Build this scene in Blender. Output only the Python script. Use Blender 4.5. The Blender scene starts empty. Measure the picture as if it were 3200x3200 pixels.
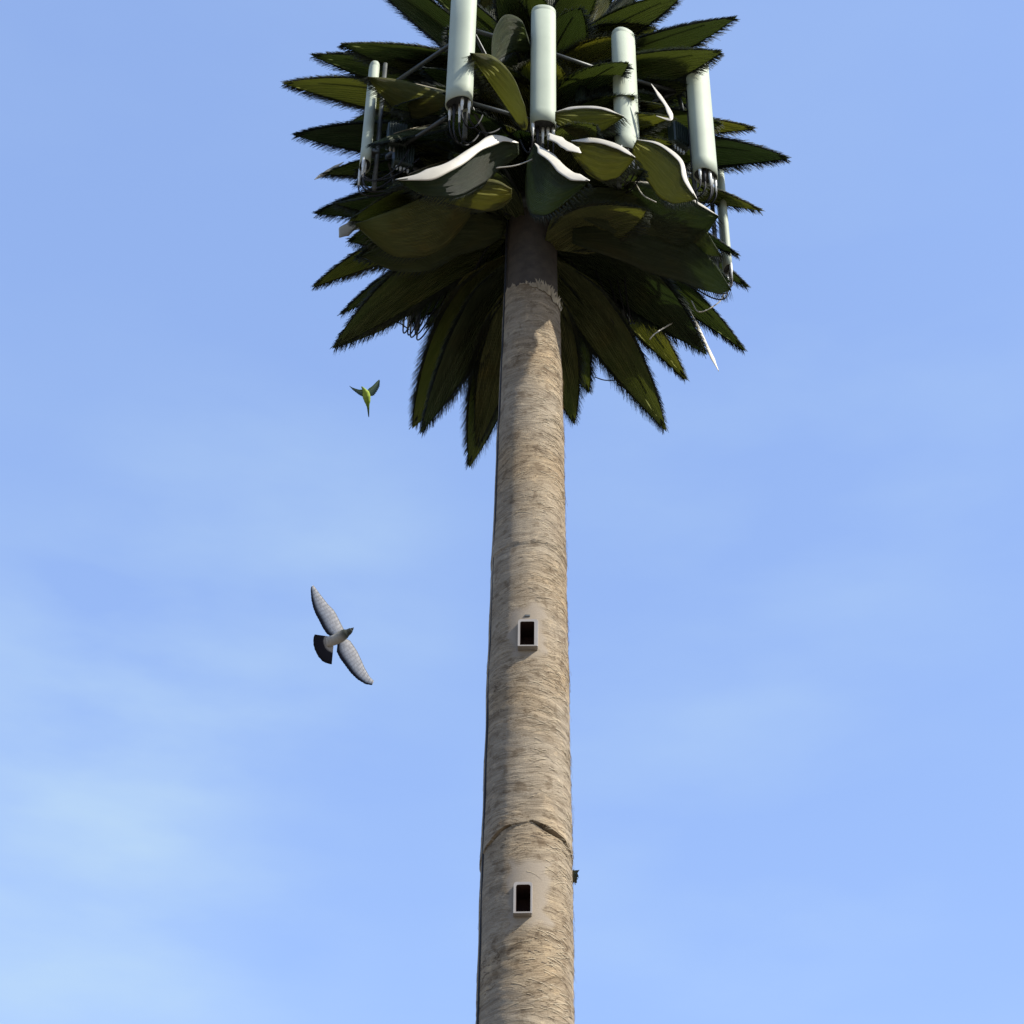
import bpy, bmesh, math, random
from mathutils import Vector, Matrix, noise
random.seed(7)
R=math.radians
scene=bpy.context.scene
COL=scene.collection

# ------------------------------------------------------------------ camera
F=1600/math.tan(R(15)); PITCH=R(40); ROLL=math.atan(121/7116)
CAM=Vector((0,0,1.6))
r0=Vector((1,0,0)); u0=Vector((0,-math.sin(PITCH),math.cos(PITCH))); fw=Vector((0,math.cos(PITCH),math.sin(PITCH)))
cr=(r0*math.cos(ROLL)+u0*math.sin(ROLL)); cu=(u0*math.cos(ROLL)-r0*math.sin(ROLL))
CROT=Matrix((cr,cu,-fw)).transposed()
cam=bpy.data.cameras.new('camera'); co=bpy.data.objects.new('camera',cam); COL.objects.link(co)
co.matrix_world=Matrix.Translation(CAM)@CROT.to_4x4()
cam.sensor_width=36; cam.lens=18/math.tan(R(15)); cam.clip_end=5000; cam.clip_start=0.1
scene.camera=co
D=20.7
def ray(px,py): return cr*((px-1600)/F)+cu*((1600-py)/F)+fw
def at_off(px,py,off):            # the point seen at a pixel, 'off' metres nearer than the tower's axis
    d=ray(px,py); return CAM+d*((D-off)/d.y)
def at_z(px,py,z):
    d=ray(px,py); return CAM+d*((z-CAM.z)/d.z)
def depth(P): return (P-CAM).dot(fw)
AX=at_off(1660,1000,0).x
def axis_z(py):
    return at_off(1660+(1000-py)*0.0093,py,0).z

# ------------------------------------------------------------------ materials
def mat(name): 
    m=bpy.data.materials.new(name); m.use_nodes=True; nt=m.node_tree
    return m,nt,nt.nodes['Principled BSDF']
def N(nt,t,**k):
    n=nt.nodes.new(t)
    for a,b in k.items():
        if a in n.inputs: n.inputs[a].default_value=b
        else: setattr(n,a,b)
    return n
def ramp(nt,src,stops,interp='LINEAR'):
    n=nt.nodes.new('ShaderNodeValToRGB'); n.color_ramp.interpolation=interp
    e=n.color_ramp.elements
    while len(e)<len(stops): e.new(0.5)
    for i,(p,c) in enumerate(stops):
        e[i].position=p; e[i].color=(c[0],c[1],c[2],1) if hasattr(c,'__len__') else (c,c,c,1)
    nt.links.new(src,n.inputs[0]); return n
def mixc(nt,fac,a,b,mode='MIX'):
    n=nt.nodes.new('ShaderNodeMix'); n.data_type='RGBA'; n.blend_type=mode
    for s,v in ((0,fac),(6,a),(7,b)):
        if hasattr(v,'is_output'): nt.links.new(v,n.inputs[s])
        elif hasattr(v,'__len__'): n.inputs[s].default_value=(v[0],v[1],v[2],1)
        else: n.inputs[s].default_value=v
    return n.outputs[2]

def simple(name,col,rough=0.5,vary=0.25,scale=6,metal=0,bump=0.0,spec=0.5):
    m,nt,b=mat(name)
    tc=N(nt,'ShaderNodeTexCoord')
    n=N(nt,'ShaderNodeTexNoise',Scale=scale,Detail=6.0,Roughness=0.6); nt.links.new(tc.outputs['Object'],n.inputs['Vector'])
    lo=[c*(1-vary) for c in col]; hi=[min(1,c*(1+vary)) for c in col]
    r=ramp(nt,n.outputs[0],[(0.3,lo),(0.7,hi)])
    nt.links.new(r.outputs[0],b.inputs['Base Color'])
    b.inputs['Roughness'].default_value=rough; b.inputs['Metallic'].default_value=metal
    b.inputs['Specular IOR Level'].default_value=spec
    if bump:
        bp=N(nt,'ShaderNodeBump',Strength=bump,Distance=0.01); nt.links.new(n.outputs[0],bp.inputs['Height']); nt.links.new(bp.outputs[0],b.inputs['Normal'])
    return m

def bark_material():
    m,nt,b=mat('bark'); L=nt.links.new
    uv=N(nt,'ShaderNodeUVMap',uv_map='UVMap')
    # horizontal fibre streaks, bent by a broad warp
    wp=N(nt,'ShaderNodeTexNoise',Scale=0.9,Detail=3.0); L(uv.outputs[0],wp.inputs['Vector'])
    sc=N(nt,'ShaderNodeVectorMath',operation='SCALE'); sc.inputs['Scale'].default_value=0.5
    sub=N(nt,'ShaderNodeVectorMath',operation='SUBTRACT'); sub.inputs[1].default_value=(.5,.5,.5)
    L(wp.outputs['Color'],sub.inputs[0]); L(sub.outputs[0],sc.inputs[0])
    ad=N(nt,'ShaderNodeVectorMath',operation='ADD'); L(uv.outputs[0],ad.inputs[0]); L(sc.outputs[0],ad.inputs[1])
    def streak(sx,sy,detail,rough=.6):
        mp=N(nt,'ShaderNodeMapping'); mp.inputs['Scale'].default_value=(sx,sy,1); L(ad.outputs[0],mp.inputs[0])
        n=N(nt,'ShaderNodeTexNoise',Scale=1.0,Detail=detail,Roughness=rough); L(mp.outputs[0],n.inputs['Vector']); return n.outputs[0]
    s1=streak(2.2,26,8); s2=streak(5,75,5); s3=streak(1.3,9,6,.7)
    big=N(nt,'ShaderNodeTexNoise',Scale=0.8,Detail=5.0); L(uv.outputs[0],big.inputs['Vector'])
    base=ramp(nt,s3,[(0.28,(.165,.132,.093)),(0.5,(.256,.213,.155)),(0.72,(.325,.276,.204))]).outputs[0]
    warm=ramp(nt,big.outputs[0],[(0.42,(1.0,.99,.96)),(0.62,(1.05,.94,.76)),(0.75,(1.1,.90,.64))]).outputs[0]
    c=mixc(nt,0.7,base,warm,'MULTIPLY')
    f1=ramp(nt,s1,[(0.35,(.62,.56,.5)),(0.5,(1,1,1)),(0.68,(1.22,1.2,1.15))]).outputs[0]
    c=mixc(nt,0.42,c,f1,'MULTIPLY')
    f2=ramp(nt,s2,[(0.34,(.6,.55,.48)),(0.47,(1,1,1)),(1,(1.1,1.1,1.1))]).outputs[0]
    c=mixc(nt,0.35,c,f2,'MULTIPLY')
    # fine dark cracks
    mp=N(nt,'ShaderNodeMapping'); mp.inputs['Scale'].default_value=(1.3,6.5,1); L(ad.outputs[0],mp.inputs[0])
    n=N(nt,'ShaderNodeTexNoise',Scale=1.5,Detail=7.0,Roughness=.62); L(mp.outputs[0],n.inputs['Vector'])
    ab=N(nt,'ShaderNodeMath',operation='SUBTRACT'); ab.inputs[1].default_value=.5; L(n.outputs[0],ab.inputs[0])
    ab2=N(nt,'ShaderNodeMath',operation='ABSOLUTE'); L(ab.outputs[0],ab2.inputs[0])
    crk=ramp(nt,ab2.outputs[0],[(0.0,1.0),(0.014,0.0)]).outputs[0]
    gate=ramp(nt,big.outputs[0],[(0.42,0.0),(0.55,1.0)]).outputs[0]
    cf=mixc(nt,1.0,crk,gate,'MULTIPLY')
    # grain and pits
    g=N(nt,'ShaderNodeTexNoise',Scale=60.0,Detail=4.0,Roughness=.7); L(uv.outputs[0],g.inputs['Vector'])
    gr=ramp(nt,g.outputs[0],[(0.3,(.75,.72,.68)),(0.55,(1,1,1)),(0.8,(1.15,1.15,1.15))]).outputs[0]
    c=mixc(nt,0.8,c,gr,'MULTIPLY')
    at=N(nt,'ShaderNodeAttribute',attribute_name='plaster')
    pl=ramp(nt,g.outputs[0],[(0.3,(.225,.186,.138)),(0.7,(.275,.23,.172))]).outputs[0]
    pt=N(nt,'ShaderNodeTexNoise',Scale=5.5,Detail=6.0,Roughness=.62); L(ad.outputs[0],pt.inputs['Vector'])
    c=mixc(nt,.9,c,ramp(nt,pt.outputs[0],[(.36,(.60,.56,.52)),(.46,(1,1,1)),(.58,(1,1,1)),(.64,(1.28,1.26,1.22))]).outputs[0],'MULTIPLY')
    mq=N(nt,'ShaderNodeMapping'); mq.inputs['Scale'].default_value=(1,2.6,1); L(ad.outputs[0],mq.inputs[0])
    pp=N(nt,'ShaderNodeTexNoise',Scale=15.0,Detail=5.0,Roughness=.7); L(mq.outputs[0],pp.inputs['Vector'])
    c=mixc(nt,1,c,ramp(nt,pp.outputs[0],[(.30,(.42,.36,.30)),(.38,(1,1,1)),(.64,(1,1,1)),(.72,(1.2,1.2,1.2))]).outputs[0],'MULTIPLY')
    c=mixc(nt,cf,c,(.07,.045,.025))
    c=mixc(nt,at.outputs['Fac'],c,pl)
    L(c,b.inputs['Base Color']); b.inputs['Roughness'].default_value=.9; b.inputs['Specular IOR Level'].default_value=.2
    hs=N(nt,'ShaderNodeMath',operation='ADD'); L(s1,hs.inputs[0]); L(s2,hs.inputs[1])
    h2=N(nt,'ShaderNodeMath',operation='MULTIPLY_ADD'); L(g.outputs[0],h2.inputs[0]); h2.inputs[1].default_value=.35; L(hs.outputs[0],h2.inputs[2])
    h3=N(nt,'ShaderNodeMath',operation='SUBTRACT'); L(h2.outputs[0],h3.inputs[0]); L(cf,h3.inputs[1])
    st=N(nt,'ShaderNodeMath',operation='MULTIPLY_ADD'); L(at.outputs['Fac'],st.inputs[0]); st.inputs[1].default_value=-.35; st.inputs[2].default_value=.45
    bp=N(nt,'ShaderNodeBump',Distance=0.035); L(st.outputs[0],bp.inputs['Strength']); L(h3.outputs[0],bp.inputs['Height']); L(bp.outputs[0],b.inputs['Normal'])
    return m

def leaf_material(name,col,col2,trans,tf=.3,rough=.42):
    m,nt,b=mat(name); L=nt.links.new
    uv=N(nt,'ShaderNodeUVMap',uv_map='UVMap')
    mp=N(nt,'ShaderNodeMapping'); mp.inputs['Scale'].default_value=(1.2,16,1); L(uv.outputs[0],mp.inputs[0])
    n=N(nt,'ShaderNodeTexNoise',Scale=1.6,Detail=6.0,Roughness=.6); L(mp.outputs[0],n.inputs['Vector'])
    g=N(nt,'ShaderNodeTexNoise',Scale=1.3,Detail=4.0); L(uv.outputs[0],g.inputs['Vector'])
    oi=N(nt,'ShaderNodeObjectInfo')
    c=ramp(nt,n.outputs[0],[(0.3,[x*.45 for x in col]),(0.5,col),(0.7,col2)]).outputs[0]
    br=ramp(nt,g.outputs[0],[(0.5,(1,1,1)),(0.75,(1.35,.95,.65))]).outputs[0]
    c=mixc(nt,.8,c,br,'MULTIPLY')
    ov=ramp(nt,oi.outputs['Random'],[(0,(.50,.62,.72)),(.45,(.9,.95,.95)),(1,(1.55,1.38,1.05))]).outputs[0]
    c=mixc(nt,1,c,ov,'MULTIPLY')
    b.inputs['Specular IOR Level'].default_value=.3
    L(c,b.inputs['Base Color']); b.inputs['Roughness'].default_value=rough
    w=N(nt,'ShaderNodeTexWave',Scale=9.0,Distortion=1.5,Detail=2.0); w.bands_direction='Y'; L(uv.outputs[0],w.inputs['Vector'])
    bp=N(nt,'ShaderNodeBump',Strength=.7,Distance=.04); L(w.outputs[1],bp.inputs['Height']); L(bp.outputs[0],b.inputs['Normal'])
    tr=N(nt,'ShaderNodeBsdfTranslucent'); tc=mixc(nt,1,trans,ov,'MULTIPLY'); L(tc,tr.inputs['Color']); L(bp.outputs[0],tr.inputs['Normal'])
    mx=N(nt,'ShaderNodeMixShader',Fac=tf); L(b.outputs[0],mx.inputs[1]); L(tr.outputs[0],mx.inputs[2])
    L(mx.outputs[0],nt.nodes['Material Output'].inputs[0])
    return m

M={}
M['bark']=bark_material()
M['leaf']=leaf_material('frond_leaf',(.080,.092,.036),(.175,.185,.078),(.29,.32,.12),.46,.6)
M['fibre_green']=leaf_material('frond_fibres',(.035,.045,.032),(.070,.080,.055),(.08,.10,.05),.3,.6)
M['lit_edge']=simple('painted_sunlit_edge',(.43,.40,.32),.45,.10,5,bump=.3)  # sunlight on frond edges put into a pale colour; some cables share it
M['stalk']=simple('stalk',(.20,.17,.10),.5,.3,7,bump=.3)
M['panel']=simple('antenna_paint',(.335,.37,.285),.62,.07,1.6,spec=.25)
M['plate']=simple('dark_plate',(.03,.032,.03),.5,.3,8)
M['white']=simple('white_connector',(.55,.56,.52),.4,.1,9)
M['black']=simple('black_cable',(.007,.007,.008),.75,.3,9)
M['steel']=simple('galvanised_steel',(.07,.075,.07),.5,.25,14,metal=.4)
M['greenbox']=simple('dark_green_box',(.018,.03,.022),.5,.3,6)
M['frame']=simple('window_frame_paint',(.26,.235,.205),.5,.06,8)
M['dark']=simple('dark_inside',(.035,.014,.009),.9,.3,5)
M['pole_shade']=simple('crown_shade_brown',(.050,.038,.026),.85,.35,5,bump=.5)  # dark tone stands in for the crown's shade on the upper trunk
M['fibre']=simple('bark_fibre',(.33,.27,.175),.8,.3,3)
M['crackfibre']=simple('dark_bark_fibre',(.12,.09,.06),.85,.3,3)
M['weed']=simple('weed_leaf',(.05,.065,.045),.6,.4,30)
M['sand']=simple('sandy_ground',(.12,.10,.075),.95,.3,.3,bump=.4)

# ------------------------------------------------------------------ mesh helpers
def link(name,me,m,parent=None,smooth=True):
    o=bpy.data.objects.new(name,me); COL.objects.link(o)
    ms=m if isinstance(m,(list,tuple)) else [m]
    if not me.materials:
        for x in ms: me.materials.append(x)
    if smooth: me.polygons.foreach_set('use_smooth',[True]*len(me.polygons))
    if parent: o.parent=parent
    return o
class MB:
    def __init__(s): s.v=[];s.f=[];s.uv=[];s.mi=[]
    def vert(s,p,uv=(0,0)): s.v.append(tuple(p)); s.uv.append(uv); return len(s.v)-1
    def face(s,f,mi=0): s.f.append(tuple(f)); s.mi.append(mi)
    def build(s,name,m,parent=None,smooth=True,origin=None):
        me=bpy.data.meshes.new(name)
        vs=s.v
        if origin is not None: vs=[(a-origin[0],b-origin[1],c-origin[2]) for a,b,c in vs]
        me.from_pydata(vs,[],s.f); me.validate()
        if len(me.polygons)==len(s.mi): me.polygons.foreach_set('material_index',s.mi)
        ul=me.uv_layers.new(name='UVMap'); li=[0]*len(me.loops); me.loops.foreach_get('vertex_index',li)
        flat=[]
        for i in li: flat+=s.uv[i]
        ul.data.foreach_set('uv',flat)
        o=link(name,me,m,parent,smooth)
        if origin is not None: o.location=origin
        return o
    def tube(s,pts,rad,seg=8,mi=0,cap=True,flat=None):
        pts=[Vector(p) for p in pts]; n=len(pts)
        if not hasattr(rad,'__len__'): rad=[rad]*n
        rings=[]; ref=Vector((0.13,0.2,1)).normalized()
        for i,p in enumerate(pts):
            t=(pts[min(i+1,n-1)]-pts[max(i-1,0)]).normalized()
            a=t.cross(ref)
            if a.length<.05: a=t.cross(Vector((1,0,0)))
            a.normalize(); b=a.cross(t)
            rings.append([s.vert(p+a*math.cos(2*math.pi*k/seg)*rad[i]+b*math.sin(2*math.pi*k/seg)*rad[i]*(flat or 1),(i*.1,k/seg)) for k in range(seg)])
        for i in range(n-1):
            for k in range(seg):
                s.face((rings[i][k],rings[i][(k+1)%seg],rings[i+1][(k+1)%seg],rings[i+1][k]),mi)
        if cap: s.face(rings[0][::-1],mi); s.face(rings[-1],mi)
    def box(s,c,h,ax=None,bev=0.0,mi=0):
        c=Vector(c); ax=ax or (Vector((1,0,0)),Vector((0,1,0)),Vector((0,0,1)))
        # chamfered box: rings at 4 heights
        x,y,z=h; b=min(bev,x*.45,y*.45,z*.45)
        def ring(sx,sy,zz,ch):
            o=[]
            for (a,bb) in ((1,1),(-1,1),(-1,-1),(1,-1)):
                c1=(a*sx,bb*(sy-ch)); c2=(a*(sx-ch),bb*sy)
                o+= [c1,c2] if a*bb>0 else [c2,c1]
            return [s.vert(c+ax[0]*p[0]+ax[1]*p[1]+ax[2]*zz,(p[0],zz)) for p in o]
        if b<=0: b=1e-3
        rs=[ring(x-b,y-b,-z,b),ring(x,y,-z+b,b),ring(x,y,z-b,b),ring(x-b,y-b,z,b)]
        for i in range(3):
            for k in range(8): s.face((rs[i][k],rs[i][(k+1)%8],rs[i+1][(k+1)%8],rs[i+1][k]),mi)
        s.face(rs[0][::-1],mi); s.face(rs[3],mi)
def bez(pts,n):
    pts=[Vector(p) for p in pts]; out=[]
    for i in range(n+1):
        t=i/n; q=pts[:]
        while len(q)>1: q=[q[j].lerp(q[j+1],t) for j in range(len(q)-1)]
        out.append(q[0])
    return out
def crom(pts,n):
    pts=[Vector(p) for p in pts]; P=[pts[0]*2-pts[1]]+pts+[pts[-1]*2-pts[-2]]; out=[]
    for i in range(1,len(P)-2):
        for k in range(n):
            t=k/n; a,b,c,d=P[i-1:i+3]
            out.append(.5*((2*b)+(c-a)*t+(2*a-5*b+4*c-d)*t*t+(3*b-a-3*c+d)*t**3))
    out.append(pts[-1]); return out
def empty(name,loc,label,cat,group=None):
    o=bpy.data.objects.new(name,None); COL.objects.link(o); o.location=loc; o.empty_display_size=.3
    o['label']=label; o['category']=cat
    if group: o['group']=group
    return o

# ------------------------------------------------------------------ ground
g=MB()
n=24; S=1500
idx=[[g.vert(((i/n-.5)*2*S,(j/n-.5)*2*S,0),(i,j)) for i in range(n+1)] for j in range(n+1)]
for j in range(n):
    for i in range(n): g.face((idx[j][i],idx[j][i+1],idx[j+1][i+1],idx[j+1][i]))
go=g.build('ground',M['sand'],smooth=False); go['kind']='structure'

# ------------------------------------------------------------------ tower
tower=empty('palm_tower',(AX,D,0),'tall phone mast disguised as a palm tree, tan bark trunk, pale antennas among dark fronds','disguised tower')
TL=Vector((AX,D,0))
def add(mb,name,m,parent=tower,origin=None,smooth=True,label=None):
    """world-space mesh to a child of the tower, its origin at 'origin'"""
    o=mb.build(name,m,None,smooth,origin)
    base=Vector(origin) if origin is not None else Vector((0,0,0))
    o.parent=parent
    par=Vector((0,0,0)); p=parent
    while p is not None: par+=Vector(p.location); p=p.parent
    o.location=base-par
    if label: o['label']=label
    return o

prof=[]
for py,w in ((560,160),(1000,181),(1457,216),(1772,232),(2186,260),(2716,287),(3200,309)):
    z=axis_z(py); P=Vector((AX,D,z)); prof.append((z,w/2/F*depth(P)))
prof.sort()
def rad(z):
    if z<=prof[0][0]: return prof[0][1]+(prof[0][0]-z)*.012
    for (a,ra),(b,rb) in zip(prof,prof[1:]):
        if z<=b: return ra+(rb-ra)*(z-a)/(b-a)
    return max(.25,prof[-1][1]-(z-prof[-1][0])*.02)
WIN=[]   # theta centre, z centre, half width, half height of opening
for (px,py,hw,hh) in ((1647.5,1988,.093,.195),(1635.5,2814,.086,.180)):
    z=axis_z(py); 
    P=at_off(px,py,rad(z)); z=P.z; th=math.asin(max(-1,min(1,(P.x-AX)/rad(z))))
    WIN.append((th,z,hw,hh))
LIPS=[(axis_z(2650)+.03,.026,.45,1),(axis_z(1768),.022,.5,2),(axis_z(2110),.008,.3,3)]
def plaster(th,z):
    p=0
    for k,(wt,wz,hw,hh) in enumerate(WIN):
        dx=(th-wt)*rad(z)-(.07 if k==1 else .0); dz=z-wz-.10
        ex=abs(dx)/(.24 if k==1 else .24)+.45*noise.noise(Vector((dx*3,dz*7,k*3))); ez=abs(dz)/(.42 if k==1 else .40)+.3*noise.noise(Vector((dx*6,dz*2,k*3+7)))
        p=max(p,max(0,min(1,(1.12-max(ex,ez))*4)))
    return p
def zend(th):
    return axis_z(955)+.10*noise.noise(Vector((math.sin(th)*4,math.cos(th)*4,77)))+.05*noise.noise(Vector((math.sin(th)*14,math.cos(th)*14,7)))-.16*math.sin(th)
def surf(th,z):
    r=rad(z); x=th*r; p=plaster(th,z)
    wx=noise.noise(Vector((x*.9,z*.9,4)))*.22
    gt=max(.15,min(1,.55+1.6*noise.noise(Vector((x*1.1,z*.5,31)))+.35*math.sin(th)-.35*max(0,min(1,(z-axis_z(1750))/1.5)))); fib=gt*(noise.noise(Vector((x*2.0,(z+wx)*14,1)))*.007+noise.noise(Vector((x*4,(z+wx)*34,9)))*.003)
    lum=noise.noise(Vector((x*1.2,z*1.6,2)))*.012+noise.noise(Vector((x*.6,z*.35,12)))*.012
    d=lum+fib*(1-.92*p)
    for lz,amp,fall,sd in LIPS:
        zz=lz+.05*noise.noise(Vector((math.sin(th)*1.6,math.cos(th)*1.6,sd*5)))*2+.010*noise.noise(Vector((x*7,sd,0)))
        a=amp*(.55+.9*abs(noise.noise(Vector((math.sin(th)*2+sd*3,math.cos(th)*2,3)))))
        if sd==1:
            zz-=.16*abs(th-.05); gap=max(0,1-(abs(th-.52)/.46)**2)+.6*max(0,1-(abs(th+.72)/.36)**2)
            if gap>0 and zz-.042*gap<z<=zz+.004: d-=.13
            a+=.02*gap
        if z>zz: d+=a*math.exp(-(z-zz)/fall)
    return r+d
zs=[0,2,4,6,7.5,8.5]
z=9.0
while z<axis_z(900): zs.append(z); z+=.006 if abs(z-LIPS[0][0]+.1)<.28 else .020
NT=300
mb=MB(); grid=[]; plv=[]
for z in zs:
    row=[]
    for k in range(NT):
        th=-math.pi+2*math.pi*k/NT; r=surf(th,z)
        row.append(mb.vert((AX+math.sin(th)*r,D-math.cos(th)*r,z),(th*.5,z))); plv.append(plaster(th,z))
    grid.append(row)
for i in range(len(zs)-1):
    for k in range(NT):
        th=-math.pi+2*math.pi*(k+.5)/NT; zc=(zs[i]+zs[i+1])/2
        if zc>zend(th): continue
        if any(abs((th-wt)*rad(zc))<hw+.012 and abs(zc-wz)<hh+.012 for wt,wz,hw,hh in WIN): continue
        mb.face((grid[i][k],grid[i][(k+1)%NT],grid[i+1][(k+1)%NT],grid[i+1][k]))
trunk=add(mb,'trunk',M['bark'],origin=TL)
at=trunk.data.attributes.new('plaster','FLOAT','POINT'); at.data.foreach_set('value',plv)

pm=MB(); pr=[]; z=zend(0)-.9  # upper trunk above the bark, crown shade put into its colour
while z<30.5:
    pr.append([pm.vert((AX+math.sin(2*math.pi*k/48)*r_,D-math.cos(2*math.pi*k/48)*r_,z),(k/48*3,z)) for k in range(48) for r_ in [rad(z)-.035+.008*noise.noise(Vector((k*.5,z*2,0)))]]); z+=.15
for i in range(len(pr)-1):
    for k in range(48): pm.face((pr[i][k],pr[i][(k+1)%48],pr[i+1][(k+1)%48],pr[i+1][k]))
pm.face(pr[-1]); add(pm,'shade_toned_pole',M['pole_shade'],origin=Vector((AX,D,zend(0))))
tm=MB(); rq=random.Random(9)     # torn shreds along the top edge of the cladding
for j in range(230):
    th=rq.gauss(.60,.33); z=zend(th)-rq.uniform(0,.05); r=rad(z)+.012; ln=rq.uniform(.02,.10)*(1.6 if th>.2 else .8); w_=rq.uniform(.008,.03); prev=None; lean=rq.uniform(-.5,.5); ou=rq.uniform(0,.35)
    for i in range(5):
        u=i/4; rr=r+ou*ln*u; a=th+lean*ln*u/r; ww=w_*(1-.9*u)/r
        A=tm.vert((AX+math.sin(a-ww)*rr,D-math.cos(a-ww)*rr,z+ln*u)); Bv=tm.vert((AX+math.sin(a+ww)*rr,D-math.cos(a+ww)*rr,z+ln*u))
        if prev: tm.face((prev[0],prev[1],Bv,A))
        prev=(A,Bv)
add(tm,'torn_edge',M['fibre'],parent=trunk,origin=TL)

# loose fibres on the bark
def fibres(cnt,mi,fb,side,lmin,lmax,wd,lift,seed):
    rnd=random.Random(seed)
    for _ in range(cnt):
        z=rnd.uniform(axis_z(3260),axis_z(1040)); th=side(rnd)
        if plaster(th,z)>.1 and rnd.random()<.85 or any(abs((th-wt)*rad(z))<.5 and abs(z-wz)<.34 for wt,wz,_a,_b in WIN): continue
        r=surf(th,z)+.001; L=rnd.uniform(lmin,lmax); sg=1 if th>0 else -1
        if rnd.random()<.25: sg=-sg
        dr=rnd.uniform(.05,.5); w=wd*rnd.uniform(.6,1.3); lf=lift*rnd.random()**2
        prev=None; nseg=5
        for i in range(nseg+1):
            t=i/nseg; a=th+sg*L*t/r; zz=z-dr*L*t*t-.1*L*t; rr=r+.003+lf*t*t*L
            ww=w*(1-t*.9)
            A=fb.vert((AX+math.sin(a)*rr,D-math.cos(a)*rr,zz+ww/2)); B=fb.vert((AX+math.sin(a)*(rr+.002),D-math.cos(a)*(rr+.002),zz-ww/2))
            if prev: fb.face((prev[0],prev[1],B,A),mi)
            prev=(A,B)
FB=MB()
fibres(1300,0,FB,lambda q:q.gauss(.95,.45),.06,.26,.008,.16,1)
fibres(300,1,FB,lambda q:q.uniform(-1.5,1.6),.03,.16,.007,.05,2)

add(FB,'bark_fibres',[M['fibre'],M['crackfibre']],parent=trunk,origin=TL)
# dark cable riser on the left side of the trunk
cbm=MB()
for th0,rr in ((-1.22,.018),):
    pts=[]
    z=0.0
    while z<27: 
        r=rad(z)-.004; th=th0+.02*noise.noise(Vector((z*.3,th0,0)))
        pts.append((AX+math.sin(th)*r,D-math.cos(th)*r,z)); z+=.5
    cbm.tube(pts,rr,8)
add(cbm,'cable_riser',M['black'],origin=TL)

# hatches: frame, sill, dark box behind
for k,(wt,wz,hw,hh) in enumerate(WIN):
    r=rad(wz); c=Vector((AX+math.sin(wt)*r,D-math.cos(wt)*r,wz))
    nx=Vector((math.cos(wt),math.sin(wt),0)); ny=Vector((math.sin(wt),-math.cos(wt),0)); nz=Vector((0,0,1))
    def rr_outline(x0,x1,z0,z1,cr_,cb,n=6):
        pts=[]
        for (cx,cz,a0,rad_) in ((x1-cr_,z1-cr_,0,cr_),(x0+cr_,z1-cr_,90,cr_),(x0+cb,z0+cb,180,cb),(x1-cb,z0+cb,270,cb)):
            for i in range(n+1):
                a=R(a0+90*i/n); pts.append((cx+math.cos(a)*rad_,cz+math.sin(a)*rad_))
        return pts
    fwd=.055
    inn=rr_outline(-hw,hw,-hh,hh,.022 if k==0 else .03,.012)
    fl=.030 if k==0 else .030; fr=.050 if k==0 else .022
    out=rr_outline(-hw-fl,hw+fr,-hh-.012,hh+.040,.04,.012)
    fm=MB(); rings=[]
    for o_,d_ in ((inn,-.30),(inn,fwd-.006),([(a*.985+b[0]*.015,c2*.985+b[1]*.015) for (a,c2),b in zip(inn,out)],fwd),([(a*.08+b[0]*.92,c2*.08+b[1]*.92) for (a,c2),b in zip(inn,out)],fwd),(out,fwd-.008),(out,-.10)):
        rings.append([fm.vert(c+nx*a+nz*b+ny*d_,(a,b)) for a,b in o_])
    nn=len(inn)
    for i in range(len(rings)-1):
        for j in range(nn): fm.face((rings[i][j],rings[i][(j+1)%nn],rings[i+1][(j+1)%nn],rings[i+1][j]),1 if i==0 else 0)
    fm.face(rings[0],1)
    fo=add(fm,'hatch',[M['frame'],M['dark']],origin=c,smooth=False,label='dark open hatch with pale frame '+('higher on the trunk' if k==0 else 'low on the trunk, under the bark seam'))
    sm=MB(); sm.box(c+nx*((fr-fl)/2-.003)+nz*(-hh-.024)+ny*(fwd*.5+.004),(hw+(fl+fr)/2-.004,.062,.011),(nx,ny,nz),.004)
    add(sm,'sill',M['frame'],parent=fo,origin=c,smooth=False)
# little vent above the upper hatch
c0=WIN[0]; r=surf(c0[0],c0[1]+.33)
P=Vector((AX+math.sin(c0[0])*r,D-math.cos(c0[0])*r,c0[1]+.33))
vm=MB(); vm.box(P,(.035,.012,.016),None,.003); add(vm,'bracket',M['steel'],origin=P,smooth=False)

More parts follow.
